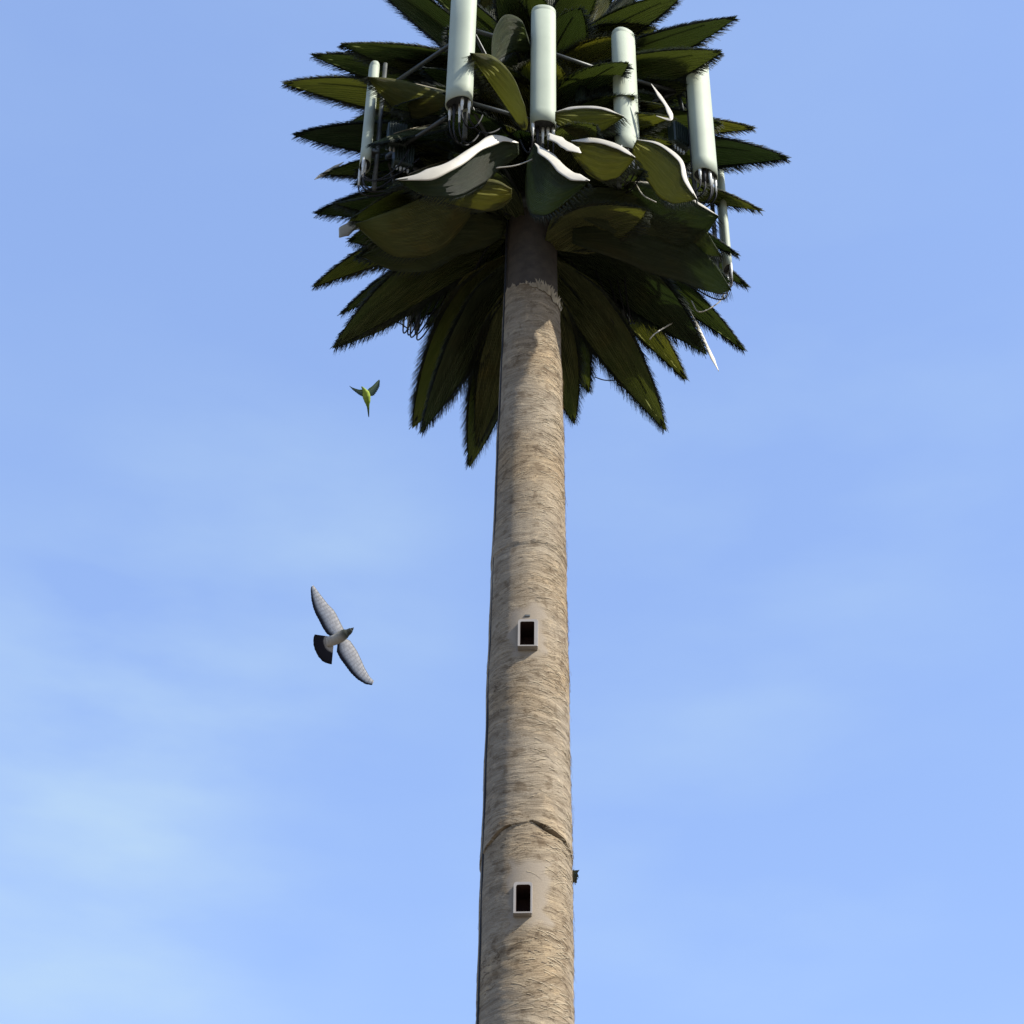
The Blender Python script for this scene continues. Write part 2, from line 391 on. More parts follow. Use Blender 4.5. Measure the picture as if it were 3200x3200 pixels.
# ------------------------------------------------------------------ fronds
UP=Vector((0,0,1))
def frond(tip,base,width,arch=.18,roll=0,stalk_w=.03,seed=0,vee=28,taper=.5,fuzz=1.0,label=None,sag=0,into=None):
    rnd=random.Random(seed*13+5)
    B=Vector(base); T=Vector(tip); L=(T-B).length
    hz=Vector((T.x-B.x,T.y-B.y,0)); 
    c1=B.lerp(T,.33)+UP*arch*L; c2=B.lerp(T,.72)+UP*(arch*.85-sag)*L
    n=34; C=bez([B,c1,c2,T],n)
    bm=into or MB(); fr=bm
    rows=[]; na=5
    frames=[]
    for i,p in enumerate(C):
        t=i/n; tan=(C[min(i+1,n)]-C[max(i-1,0)]).normalized()
        s=tan.cross(UP); 
        if s.length<.1: s=Vector((1,0,0))
        s.normalize(); nn=s.cross(tan).normalized()
        a=R(roll)*(.3+.7*t); s2=s*math.cos(a)+nn*math.sin(a); n2=nn*math.cos(a)-s*math.sin(a)
        # spear shape: quick rise, long taper to a point
        w=width*.5*1.42*min(1,max(.10,(t-.02)/.26))**.75*(1-max(0,(t-.45)/.55)**(1.9))
        frames.append((p,tan,s2,n2,w))
        row=[]
        for k in range(-na,na+1):
            e=abs(k)/na; sg=1 if k>0 else -1
            rag=1+.10*noise.noise(Vector((t*L*4,sg*3,seed)))
            x=w*.86*e*rag*(sg if k else 0)
            v=R(vee)*(.5+.5*e)
            q=p+s2*x*math.cos(v)-n2*abs(x)*math.sin(v)+n2*(.012*(abs(k)%2)*min(1,w*6))
            row.append(bm.vert(q,(t*L,x+5)))
        rows.append(row)
    for i in range(n):
        for k in range(2*na): bm.face((rows[i][k],rows[i][k+1],rows[i+1][k+1],rows[i+1][k]))
    # leaflets that leave the blade edge: fine overlapping strands
    ns=int(700*fuzz*L/3.5)
    for sg in (-1,1):
        hv=1.0 if sg==(1 if seed%2 else -1) else .55
        for j in range(int(ns*hv*1.3)):
            t=rnd.uniform(.16,.985); fi=min(n-1,int(t*n)); p,tan,s2,n2,w=frames[fi]
            uf=t*n-fi; g2=frames[fi+1]; p=p.lerp(C[fi+1],uf); tan=tan.lerp(g2[1],uf); s2=s2.lerp(g2[2],uf); n2=n2.lerp(g2[3],uf); w=w*(1-uf)+g2[4]*uf
            v=R(vee)*1.02; out=(s2*sg*math.cos(v)-n2*math.sin(v))
            a0=R(rnd.uniform(4,24)); ln=(w*.34+.08)*rnd.uniform(.4,1.3)
            d=(tan*math.cos(a0)+out*math.sin(a0)); 
            q0=p+out*w*.76+n2*rnd.uniform(-.01,.01)
            wd=rnd.uniform(.001,.0032); dr=rnd.uniform(-.1,.16); prev=None
            per=d.cross(n2).normalized()
            for i in range(4):
                u=i/3; q=q0+d*ln*u+out*ln*.1*u*u-UP*dr*ln*u*u
                ww=wd*(1-.85*u); A=fr.vert(q+per*ww,(t*L,.2)); Bv=fr.vert(q-per*ww,(t*L,.21))
                if prev: fr.face((prev[0],prev[1],Bv,A),1)
                prev=(A,Bv)
    for j in range(14):   # tip tuft
        p,tan,s2,n2,w=frames[-3]; ln=rnd.uniform(.06,.2); prev=None; d=(tan+s2*rnd.uniform(-.3,.3)+n2*rnd.uniform(-.2,.1)).normalized()
        for i in range(3):
            u=i/2; q=p+d*ln*u; ww=.006*(1-.8*u); A=fr.vert(q+s2*ww,(0,.2)); Bv=fr.vert(q-s2*ww,(0,.2))
            if prev: fr.face((prev[0],prev[1],Bv,A),1)
            prev=(A,Bv)
    if into is not None: return
    o=add(bm,'frond',[M['leaf'],M['fibre_green']],origin=B,label=label)
    sd=o.modifiers.new('thickness','SOLIDIFY'); sd.thickness=.005; sd.offset=0
    st=MB(); st.tube([f[0]+f[3]*.018 for f in frames[:int(n*.86)]],[stalk_w*(1-.75*i/n) for i in range(int(n*.86))],7,flat=.7)
    add(st,'stalk',M['stalk'],parent=o,origin=B)
    return o
cnt=0
def fr_px(tx,ty,off,by,w,**k):
    global cnt; cnt+=1
    z=axis_z(by); T=at_off(tx,ty,off)
    az=Vector((T.x-AX,T.y-D,0)); 
    if az.length>1e-3: az.normalize()
    B=Vector((AX,D,z))+az*(rad(z)*.7)
    return frond(T,B,w,seed=cnt,**k)
# left side, top to bottom, then the rear ones hanging into view, then the right side
FR=[
(1105,-110,2.2,330,.50,dict(arch=.10,roll=-35)),(1285,-90,1.6,200,.45,dict(arch=.10)),
(1062,136,1.6,300,.74,dict(arch=.13,roll=10)),(972,172,1.0,350,.62,dict(arch=.10)),
(880,260,.2,400,.70,dict(arch=.12)),(917,423,-.2,470,.74,dict(arch=.10)),
(1005,545,.1,520,.55,dict(arch=.14)),(982,668,-.6,600,.72,dict(arch=.12)),
(975,898,-1.5,640,.58,dict(arch=.16)),(1062,985,-2.2,680,.42,dict(arch=.14)),
(1038,1090,-1.3,700,.86,dict(arch=.20,vee=20)),(1288,1340,-2.9,740,1.08,dict(arch=.20)),
(1312,1358,-2.6,760,.75,dict(arch=.22,roll=14)),(1466,1463,-3.6,800,.78,dict(arch=.15)),(1490,1400,-3.2,820,.60,dict(arch=.16,roll=-20)),
(1795,1328,-3.3,800,.70,dict(arch=.16)),(1840,1230,-3.0,760,.7,dict(arch=.16)),
(2083,1350,-2.8,760,.78,dict(arch=.20)),(2060,1310,-3.2,740,.60,dict(arch=.18,roll=-15)),
(2147,1190,-3.0,700,.60,dict(arch=.18)),(2210,1110,-1.5,730,.95,dict(arch=.28,vee=18)),
(2332,1100,-1.9,660,.58,dict(arch=.20)),(2343,900,-1.2,640,.52,dict(arch=.20)),(2312,800,-.3,600,.45,dict(arch=.18)),
(2383,660,-.6,540,.46,dict(arch=.14)),(2468,495,-.2,480,.76,dict(arch=.12)),(2360,402,.3,430,.50,dict(arch=.12)),
(2258,160,2.0,330,.80,dict(arch=.08,roll=8)),(2303,53,1.9,300,.70,dict(arch=.08,roll=-8)),(2140,-20,2.1,240,.56,dict(arch=.08,roll=20)),
# drooping fronds on the near side
(1475,168,3.0,340,.66,dict(arch=.05)),
(2285,884,.4,700,.95,dict(arch=.28,vee=15)),(1147,240,2.2,400,.80,dict(arch=.06,roll=30)),(1150,452,1.9,430,.62,dict(arch=.12,roll=25)),(1225,335,2.1,330,.62,dict(arch=.06,roll=-20)),(1205,590,1.6,540,.6,dict(arch=.16,roll=20)),
(1090,690,.9,620,.95,dict(arch=.20,vee=16)),(1120,800,.2,700,.85,dict(arch=.22,vee=16)),
# rising fronds behind the antennas
(1800,-150,-.3,300,1.25,dict(arch=.05)),(1905,-110,.8,300,1.15,dict(arch=.05,roll=-20)),(1700,-160,.6,200,1.0,dict(arch=.05)),
(1560,-150,.0,280,1.1,dict(arch=.05)),(1500,-140,-.6,300,.75,dict(arch=.05)),(1985,-30,.6,360,.9,dict(arch=.06)),
]
for f in FR: fr_px(*f[:5],**f[5])
# the shaded inside of the crown: fronds that stay within it
rnd=random.Random(21)
INNER=MB()
for i in range(34):
    a=rnd.uniform(100,260) if i%4 else rnd.uniform(-80,80)      # 180 = away from the camera
    Ln=rnd.uniform(2.2,3.5) if i%4 else rnd.uniform(1.5,2.3)
    zb=rnd.uniform(axis_z(800),axis_z(200)); az=Vector((math.sin(R(a)),-math.cos(R(a)),0))
    B=Vector((AX,D,zb))+az*.25
    T=B+az*Ln+UP*(rnd.uniform(-.9,.6)*Ln*.4)
    cnt+=1; frond(T,B,rnd.uniform(.5,.8),arch=rnd.uniform(.1,.22),seed=cnt,fuzz=.6,roll=rnd.uniform(-20,20),into=INNER)
for i in range(18):
    a=(rnd.uniform(62,118))*(1 if i%2 else -1); Ln=rnd.uniform(2.2,3.0); zb=24.9+i*.26; az=Vector((math.sin(R(a)),-math.cos(R(a)),0))
    B=Vector((AX,D,zb))+az*.25; cnt+=1
    frond(B+az*Ln-UP*rnd.uniform(.2,.8),B,rnd.uniform(.7,.95),arch=rnd.uniform(.1,.2),seed=cnt,fuzz=.6,roll=rnd.uniform(-20,20),into=INNER)
io=add(INNER,'inner_fronds',[M['leaf'],M['fibre_green']],origin=Vector((AX,D,26))); io['kind']='stuff'
sdm=io.modifiers.new('thickness','SOLIDIFY'); sdm.thickness=.005; sdm.offset=0
def inner(a,zb,Ln,drop,w,roll=0):
    global cnt
    az=Vector((math.sin(R(a)),-math.cos(R(a)),0)); B=Vector((AX,D,zb))+az*.25; cnt+=1
    frond(B+az*Ln-UP*drop,B,w,arch=.14,seed=cnt,fuzz=.6,roll=roll,vee=15)
for a,zb,Ln,dr in ((50,24.3,2.0,.5),(62,24.8,2.2,.5),(48,25.5,2.3,.4),(60,26.1,2.3,.5),(52,26.8,2.2,.3),(64,27.4,2.2,.3),(44,28.0,2.1,.2),(56,28.7,2.2,.2),(40,26.4,2.2,.4),(70,25.5,2.2,.6)):
    inner(a,zb,Ln,dr,.85)
for a,zb,Ln,dr in ((-32,26.1,1.9,.7),(-8,26.0,1.5,.7),(16,25.9,1.6,.8),(34,26.0,2.0,.9),(-55,26.0,2.1,.7),(-20,27.0,1.8,.5),(5,27.4,1.7,.4),(-40,28.2,2.0,.3),(-5,28.8,1.9,.2),(20,28.3,1.9,.2),(-70,28.4,2.2,.2)):
    inner(a,zb,Ln,dr,.8)
rnd=random.Random(5)
for i in range(15):
    a=[18,30,42,50,60,72,84,100,36,55,-30,-50,-68,-85,-100][i]+rnd.uniform(-4,4)
    zb=[25.2,25.9,25.0,26.3,25.3,25.8,25.0,25.2,26.9,27.0,25.4,25.1,25.6,25.0,25.4][i]; az=Vector((math.sin(R(a)),-math.cos(R(a)),0))
    B=Vector((AX,D,zb))+az*.25
    T=B+az*rnd.uniform(2.1,2.7)-UP*rnd.uniform(.5,1.0)
    cnt+=1; frond(T,B,rnd.uniform(.62,.8),arch=rnd.uniform(.16,.24),seed=cnt,fuzz=.6,roll=rnd.uniform(-20,20),vee=15)

# near fronds, with their sunlit edges added as pale ribbons
def lit_edge(pts,offs,wpx,tilt=0.12,hang=0,hd=(0,.88,-.42),rib=True,bulge=.13):
    if hang:
        global cnt
        cnt+=1; Q=crom([at_off(x,y,o) for (x,y),o in zip(pts,offs)],12); m=len(Q)-1; hm=MB(); rw=[]; hv=Vector(hd).normalized(); rq=random.Random(cnt)
        cam_side=(CAM-Q[m//2]).normalized()
        for i,p in enumerate(Q):
            t=i/m; w=hang*(.30+.70*math.sin(min(1,t/.42)*math.pi/2))*(1-max(0,(t-.42)/.58)**1.7)
            w*=1+.07*noise.noise(Vector((t*5,cnt,0)))
            w=max(w,.02)
            rw.append([hm.vert(p+hv*w*k/10+cam_side*(bulge*w*math.sin(math.pi*k/10)+.018*(k%2)),(t*3,k*.12+cnt)) for k in range(11)])
        for i in range(m):
            for k in range(10): hm.face((rw[i][k],rw[i][k+1],rw[i+1][k+1],rw[i+1][k]))
        for j in range(520):
            i=rq.randrange(3,m); q0=Vector(hm.v[rw[i][10]]); tn=(Q[i]-Q[i-1]).normalized(); q0-=hv*.03; dd=(hv*rq.uniform(.15,.7)+tn).normalized(); ln=rq.uniform(.05,.22); per=dd.cross(cam_side).normalized(); prev=None
            for z_ in range(3):
                u=z_/2; ww=.003*(1-.85*u); A=hm.vert(q0+dd*ln*u+per*ww); Bv=hm.vert(q0+dd*ln*u-per*ww)
                if prev: hm.face((prev[0],prev[1],Bv,A),1)
                prev=(A,Bv)
        ho=add(hm,'frond',[M['leaf'],M['fibre_green']],origin=Q[0]); sdm=ho.modifiers.new('thickness','SOLIDIFY'); sdm.thickness=.006; sdm.offset=0
        if not rib: return
    P=crom([at_off(x,y,o) for (x,y),o in zip(pts,offs)],9); n=len(P)-1; sm=MB(); rows=[]
    
    for i,p in enumerate(P):
        t=i/n; tan=(P[min(i+1,n)]-P[max(i-1,0)]).normalized(); s=tan.cross(((CAM-p).normalized()*.75+Vector((.4,-.45,.5)))).normalized(); nn=s.cross(tan)
        w=wpx*1.1/F*depth(p)*.5*(1+.35*noise.noise(Vector((t*6,wpx*3,5))))*(min(1,.08+t*4)*min(1,.12+(1-t)*4))*(1+.25*noise.noise(Vector((t*3,wpx,2))))
        if nn.dot(CAM-p)<0: nn=-nn
        row=[sm.vert(p+s*w*k/3-nn*abs(k/3)**2*w*tilt,(t*2,k)) for k in range(-3,4)]
        rows.append(row)
    for i in range(n):
        for k in range(6): sm.face((rows[i][k],rows[i][k+1],rows[i+1][k+1],rows[i+1][k]))
    o=add(sm,'sunlit_edge',M['lit_edge'],parent=ho if hang else tower,origin=P[0]); sd=o.modifiers.new('thickness','SOLIDIFY'); sd.thickness=.006; sd.offset=0
lit_edge([(1620,446),(1560,432),(1500,458),(1420,512),(1330,548),(1236,562)],[2.4,2.6,2.75,2.85,2.9,2.9],30,hang=.66,hd=(.06,.97,-.14),bulge=.03)
lit_edge([(1672,448),(1722,490),(1775,540),(1842,565)],[2.6,2.75,2.85,2.9],44,hang=.85,hd=(-.40,.8,-.40))
lit_edge([(1716,416),(1760,445),(1815,478)],[2.7,2.75,2.8],44)
lit_edge([(1785,440),(1860,438),(1930,458),(1985,492)],[2.4,2.5,2.5,2.5],22,hang=.60)
lit_edge([(1735,350),(1800,336),(1880,338),(1950,364)],[2.4,2.45,2.5,2.5],10,hang=.45)
lit_edge([(1990,436),(2060,450),(2125,500),(2142,560),(2178,622)],[1.9,2.0,2.1,2.1,2.1],16,hang=.65,hd=(-.38,.8,-.40))
lit_edge([(2035,262),(2062,300),(2088,340),(2095,372),(2050,362)],[2.0,2.0,2.0,2.0,2.0],13)
lit_edge([(982,562),(1020,538),(1075,506)],[.1,.1,.1],10)
lit_edge([(2150,960),(2190,1040),(2218,1100),(2246,1160)],[-1.3,-1.5,-1.5,-1.5],11)
lit_edge([(1950,566),(2030,572),(2120,600),(2190,640),(2245,675)],[1.35,1.4,1.4,1.35,1.3],9,hang=.95)
lit_edge([(1770,600),(1900,585),(2050,620),(2180,690),(2255,800)],[1.2,1.3,1.2,1.1,1.0],5,hang=.8,rib=False)
lit_edge([(1790,715),(1960,690),(2130,735),(2230,820),(2285,905)],[.6,.8,.8,.8,.8],6,hang=.78,rib=False)
lit_edge([(1770,850),(1880,785),(2020,840),(2130,940),(2200,1090)],[-.9,-1.0,-1.1,-1.2,-1.3],6,hang=1.0,rib=False)
lit_edge([(1470,620),(1370,605),(1230,655),(1110,700)],[1.0,1.1,1.1,1.1],6,hang=.95,rib=False)
lit_edge([(1570,690),(1430,640),(1270,720),(1130,800)],[.3,.5,.5,.4],6,hang=.9,rib=False)
lit_edge([(1530,800),(1400,740),(1200,900),(1045,1085)],[-.7,-.9,-1.1,-1.3],6,hang=.85,rib=False,hd=(.15,.85,-.45))
lit_edge([(1400,300),(1300,262),(1220,245),(1148,240)],[2.0,2.1,2.2,2.3],5,hang=.55,rib=False)
lit_edge([(1600,590),(1540,560),(1420,560),(1300,600)],[2.0,2.1,2.2,2.2],5,hang=.5,rib=False)
lit_edge([(1648,120),(1628,62),(1575,48),(1540,110),(1536,200)],[2.3,2.4,2.5,2.5,2.5],6,hang=.62,rib=False,hd=(.35,.8,-.45))
lit_edge([(1640,330),(1600,235),(1540,175),(1468,165)],[2.9,3.0,3.1,3.2],6,hang=.85,rib=False,hd=(.2,.85,-.45))

lit_edge([(1060,742),(1084,716),(1130,692),(1180,700)],[-.6,-.6,-.6,-.5],34)

# ------------------------------------------------------------------ antennas
ZB=24.8
def antenna(bx,by_,ty,w=.40,dp=.32,yaw=None,zb=ZB,label=None,off=None,lean=0):
    P=at_z(bx,by_,zb) if off is None else at_off(bx,by_,off)
    zb=P.z
    # top height from its pixel row
    zt=zb+3
    for _ in range(20):
        Q=Vector((P.x,P.y,zt)); v=(Q-CAM); yy=1600-F*v.dot(cu)/v.dot(fw)
        zt+=(yy-ty)/130
    az=math.atan2(P.x-AX,D-P.y) if yaw is None else R(yaw)
    nx=Vector((math.cos(az),math.sin(az),0)); ny=Vector((math.sin(az),-math.cos(az),0))
    am=MB(); seg=36
    def sec(sc,z):
        o=[]
        for k in range(seg):
            a=2*math.pi*k/seg; c,s=math.cos(a),math.sin(a); e=.86
            x=abs(c)**e*math.copysign(1,c)*w/2*sc; y=abs(s)**e*math.copysign(1,s)*dp/2*sc
            o.append(am.vert(P+nx*x+ny*y+Vector((0,0,z-P.z))+nx*lean*(z-zb)/(zt-zb),(a*.1,z)))
        return o
    rs=[sec(1,zb),sec(1,zb+.3)]+[sec(1,zb+(zt-zb)*q) for q in (.4,.7)]+[sec(1,zt-.11),sec(.985,zt-.105),sec(.985,zt-.098),sec(1,zt-.093),sec(1,zt-.012),sec(.985,zt)]
    for i in range(len(rs)-1):
        for k in range(seg): am.face((rs[i][k],rs[i][(k+1)%seg],rs[i+1][(k+1)%seg],rs[i+1][k]))
    am.face(rs[-1])
    inner=sec(.93,zb); inner2=sec(.93,zb+.06)
    for a_,b_ in ((inner,rs[0]),(inner2,inner)):
        for k in range(seg): am.face((a_[k],a_[(k+1)%seg],b_[(k+1)%seg],b_[k]))
    o=add(am,'antenna',M['panel'],origin=P,label=label)
    pm=MB(); c=[pm.vert(P+nx*math.cos(2*math.pi*k/24)*w*.46+ny*math.sin(2*math.pi*k/24)*dp*.45+UP*.05) for k in range(24)]; pm.face(c[::-1]); 
    c2=[pm.vert(P+nx*math.cos(2*math.pi*k/24)*w*.46+ny*math.sin(2*math.pi*k/24)*dp*.45+UP*.056) for k in range(24)]; pm.face(c2)
    add(pm,'end_plate',M['plate'],parent=o,origin=P)
    rn=random.Random(int(bx))
    for j in range(5):
        x=(-.40+.20*j)*w*1.0; y=rn.uniform(-.15,.35)*dp; q=P+nx*x+ny*y
        cm=MB(); ln=rn.uniform(.22,.38)
        cm.tube([q+UP*.05,q+UP*.0,q-UP*ln*.45,q-UP*ln*.5,q-UP*ln],[.026,.026,.026,.018,.018],10)
        add(cm,'connector',M['white'] if j!=1 else M['black'],parent=o,origin=q,label='black connector' if j==1 else None)
        # jumper cable looping back to the trunk
        e=q-ny*(.5+.5*rn.random())+UP*.25+nx*(.08*j-.16)
        jm=MB(); jm.tube(bez([q-UP*ln,q-UP*(ln+rn.uniform(.15,.5))+ny*.03,q-UP*(ln+.25)-ny*.4,e],16),.013,6)
        add(jm,'jumper_cable',M['black'],parent=o,origin=q)
    # mounting pipe behind
    mp=MB(); q=P-ny*(dp*.5+.09); mp.tube([Vector((q.x,q.y,zb-.5)),Vector((q.x,q.y,zt+.15))],.038,12)
    for zz in (zb+.35,zt-.35): mp.box(Vector((P.x,P.y,zz))-ny*(dp*.5+.045),(.07,.055,.04),(nx,ny,UP),.006)
    add(mp,'mounting_pipe',M['steel'],parent=o,origin=q)
    return P
POS=[]
POS.append(antenna(1434,327,-25,w=.42,label='pale antenna left of centre with a frond shadow across it'))
POS.append(antenna(1697,400,40,w=.40,label='pale antenna nearest the middle of the crown'))
POS.append(antenna(1962,487,112,w=.40,yaw=32,label='pale antenna right of centre with a frond across its foot'))
POS.append(antenna(2205,552,190,w=.41,yaw=38,label='pale antenna at the right edge of the crown'))
POS.append(antenna(2274,850,520,w=.36,dp=.15,yaw=92,label='narrow edge-on antenna at the right rim of the crown'))
POS.append(antenna(1140,520,212,w=.30,dp=.17,yaw=-78,label='antenna at the left rim half hidden by leaves'))
POS.append(antenna(1290,985,720,w=.34,dp=.18,yaw=215,label='dark rear antenna seen low on the left'))
POS.append(antenna(1960,960,700,w=.34,dp=.18,yaw=150,label='rear antenna low on the right'))
# steel platform ring and arms
for zz in (ZB+.45,ZB+2.3):
    rg=MB(); ring=sorted(POS,key=lambda p:math.atan2(p.x-AX,D-p.y))
    q=[Vector((AX+(p.x-AX)*.88,D+(p.y-D)*.88,zz)) for p in ring]; rg.tube([Vector((AX,D,zz-.22)),Vector((AX,D,zz+.05))],.5,24)
    for a,b in zip(q,q[1:]+q[:1]): rg.tube([a,b],.035,8)
    for a in q: rg.tube([a,Vector((AX,D,zz-.1))],.03,8)
    add(rg,'mounting_frame',M['steel'],origin=Vector((AX,D,zz)))
# radio boxes on the frame
rn=random.Random(5)
for (px,py,off) in ((1240,430,1.4),(1260,490,1.3),(1290,940,-2.2),(1340,905,-2.0),(1560,690,-1.2),(1830,320,1.2),(1890,300,1.3),(1960,330,1.3),(1500,470,1.0),(1780,640,-.6),(2120,430,1.0),(2060,880,-1.8),(2090,900,-1.8)):
    P=at_off(px,py,off); a=rn.uniform(-.8,.8); ax=(Vector((math.cos(a),math.sin(a),0)),Vector((-math.sin(a),math.cos(a),0)),UP)
    bm=MB(); bm.box(P,(.16,.09,.26),ax,.02)
    for k in range(-3,4): bm.box(P+ax[0]*k*.042-ax[1]*.105,(.006,.02,.22),ax,.001)
    o=add(bm,'radio_unit',M['greenbox'],origin=P,smooth=False)
    for k in (-.09,-.03,.03,.09):
        q=P+ax[0]*k-UP*.26; cm=MB(); cm.tube([q,q-UP*.05,q-UP*.09],[.02,.02,.012],8); add(cm,'connector',M['white'],parent=o,origin=q)
# loose cables looping out of the crown
for pts in ([(1440,1180,-2.6),(1432,1220,-2.6),(1410,1246,-2.6),(1378,1256,-2.6)],[(1426,1170,-2.6),(1420,1210,-2.6),(1400,1235,-2.6),(1372,1244,-2.6)],
            [(1858,1178,-2.9),(1890,1188,-2.9),(1925,1187,-2.9),(1950,1176,-2.9)],[(1210,960,-1.5),(1222,1000,-1.5),(1250,1010,-1.5),(1278,1030,-1.5)],
            [(2100,1010,-1.2),(2050,1040,-1.0),(2030,1060,-1.0)],[(2160,940,-1.0),(2185,975,-1.0),(2240,950,-1.0),(2262,920,-1.0),(2256,905,-1.0)],
            [(1985,572,1.45),(2010,610,1.45),(2050,632,1.45)],[(1550,525,2.5),(1620,515,2.5),(1690,485,2.5),(1715,470,2.5)]):
    cm=MB(); P=crom([at_off(*p) for p in pts],8); cm.tube(P,.011,6); 
    add(cm,'loose_cable',M['black'] if pts[0][1]>900 and pts[0][0]<2000 else M['lit_edge'],origin=P[0])
# a big bundle in the heart of the crown
cm=MB()
for j in range(12):
    a=rn.uniform(R(110),R(250)); z0=rn.uniform(25.0,26.5); r1=rn.uniform(.5,.7); r2=rn.uniform(1.4,2.4); b=a+rn.uniform(-.6,.6)
    p=[Vector((AX+math.sin(a)*r1,D-math.cos(a)*r1,z0)),Vector((AX+math.sin(a)*(r1+.4),D-math.cos(a)*(r1+.4),z0-.5)),Vector((AX+math.sin(b)*r2,D-math.cos(b)*r2,z0-.4)),Vector((AX+math.sin(b)*r2,D-math.cos(b)*r2,ZB+.45))]
    cm.tube(bez(p,12),.014,6)
add(cm,'cable_bundle',M['black'],origin=Vector((AX,D,ZB)))

# ------------------------------------------------------------------ small weed on the right edge of the trunk
zw=axis_z(2722); th=R(97); r=rad(zw)-.02; P=Vector((AX+math.sin(th)*r,D-math.cos(th)*r,zw))
wl=empty('small_plant',P,'small grey-green weed sprouting from the right edge of the trunk','plant')
wm=MB(); rn=random.Random(3)
sm=MB(); 
tips=[]
for j in range(5):
    e=P+Vector((rn.uniform(.04,.09),rn.uniform(-.05,.05),rn.uniform(-.15,.11))); sm.tube(bez([P-Vector((.02,0,0)),P.lerp(e,.5)+UP*.03,e],6),.004,5); tips.append(e)
for j in range(46):
    e=rn.choice(tips); t=rn.random(); q=P.lerp(e,.2+.8*t); d=Vector((rn.uniform(-.1,1),rn.uniform(-.8,.8),rn.uniform(-1,.6))).normalized(); s=d.cross(Vector((rn.random(),rn.random(),rn.random()))).normalized(); l=rn.uniform(.04,.09)
    v=[wm.vert(q),wm.vert(q+d*l*.5+s*l*.32),wm.vert(q+d*l),wm.vert(q+d*l*.5-s*l*.32)]; wm.face(v)
for b_,n_,m_ in ((wm,'leaves','weed'),(sm,'stem','crackfibre')):
    o=b_.build(n_,M[m_],None,True,P); o.parent=wl; o.location=(0,0,0)

# ------------------------------------------------------------------ birds
def bird_mat(name,stops,band=None,lines=.4,rough=.7,tf=0):
    """stops: colour over the chord (uv.y), fine feather lines over the span (uv.x)"""
    m,nt,b=mat(name); L=nt.links.new
    uv=N(nt,'ShaderNodeUVMap',uv_map='UVMap'); sp=N(nt,'ShaderNodeSeparateXYZ'); L(uv.outputs[0],sp.inputs[0])
    c=ramp(nt,sp.outputs[1],stops).outputs[0]
    w=N(nt,'ShaderNodeTexWave',Scale=4.5,Distortion=1.2,Detail=2.0); w.bands_direction='X'; L(uv.outputs[0],w.inputs['Vector'])
    wl_=ramp(nt,w.outputs[1],[(0.0,(1-lines,)*3),(0.3,(1,1,1))]).outputs[0]
    n=N(nt,'ShaderNodeTexNoise',Scale=14.0,Detail=5.0); L(uv.outputs[0],n.inputs['Vector'])
    nr=ramp(nt,n.outputs[0],[(0.3,(.8,.8,.8)),(0.7,(1.12,1.12,1.12))]).outputs[0]
    c=mixc(nt,1,c,wl_,'MULTIPLY'); c=mixc(nt,1,c,nr,'MULTIPLY')
    L(c,b.inputs['Base Color']); b.inputs['Roughness'].default_value=rough; b.inputs['Specular IOR Level'].default_value=.2
    bp=N(nt,'ShaderNodeBump',Strength=.15,Distance=.002); L(w.outputs[1],bp.inputs['Height']); L(bp.outputs[0],b.inputs['Normal'])
    if tf:
        tr=N(nt,'ShaderNodeBsdfTranslucent'); L(c,tr.inputs['Color']); mx=N(nt,'ShaderNodeMixShader',Fac=tf); L(b.outputs[0],mx.inputs[1]); L(tr.outputs[0],mx.inputs[2]); L(mx.outputs[0],nt.nodes['Material Output'].inputs[0])
    return m
def polyl(pts,t):
    d=[0]
    for a,b in zip(pts,pts[1:]): d.append(d[-1]+math.hypot(b[0]-a[0],b[1]-a[1]))
    s=t*d[-1]
    for i in range(len(pts)-1):
        if s<=d[i+1]+1e-9:
            u=(s-d[i])/max(1e-9,d[i+1]-d[i]); return (pts[i][0]+(pts[i+1][0]-pts[i][0])*u,pts[i][1]+(pts[i+1][1]-pts[i][1])*u)
    return pts[-1]
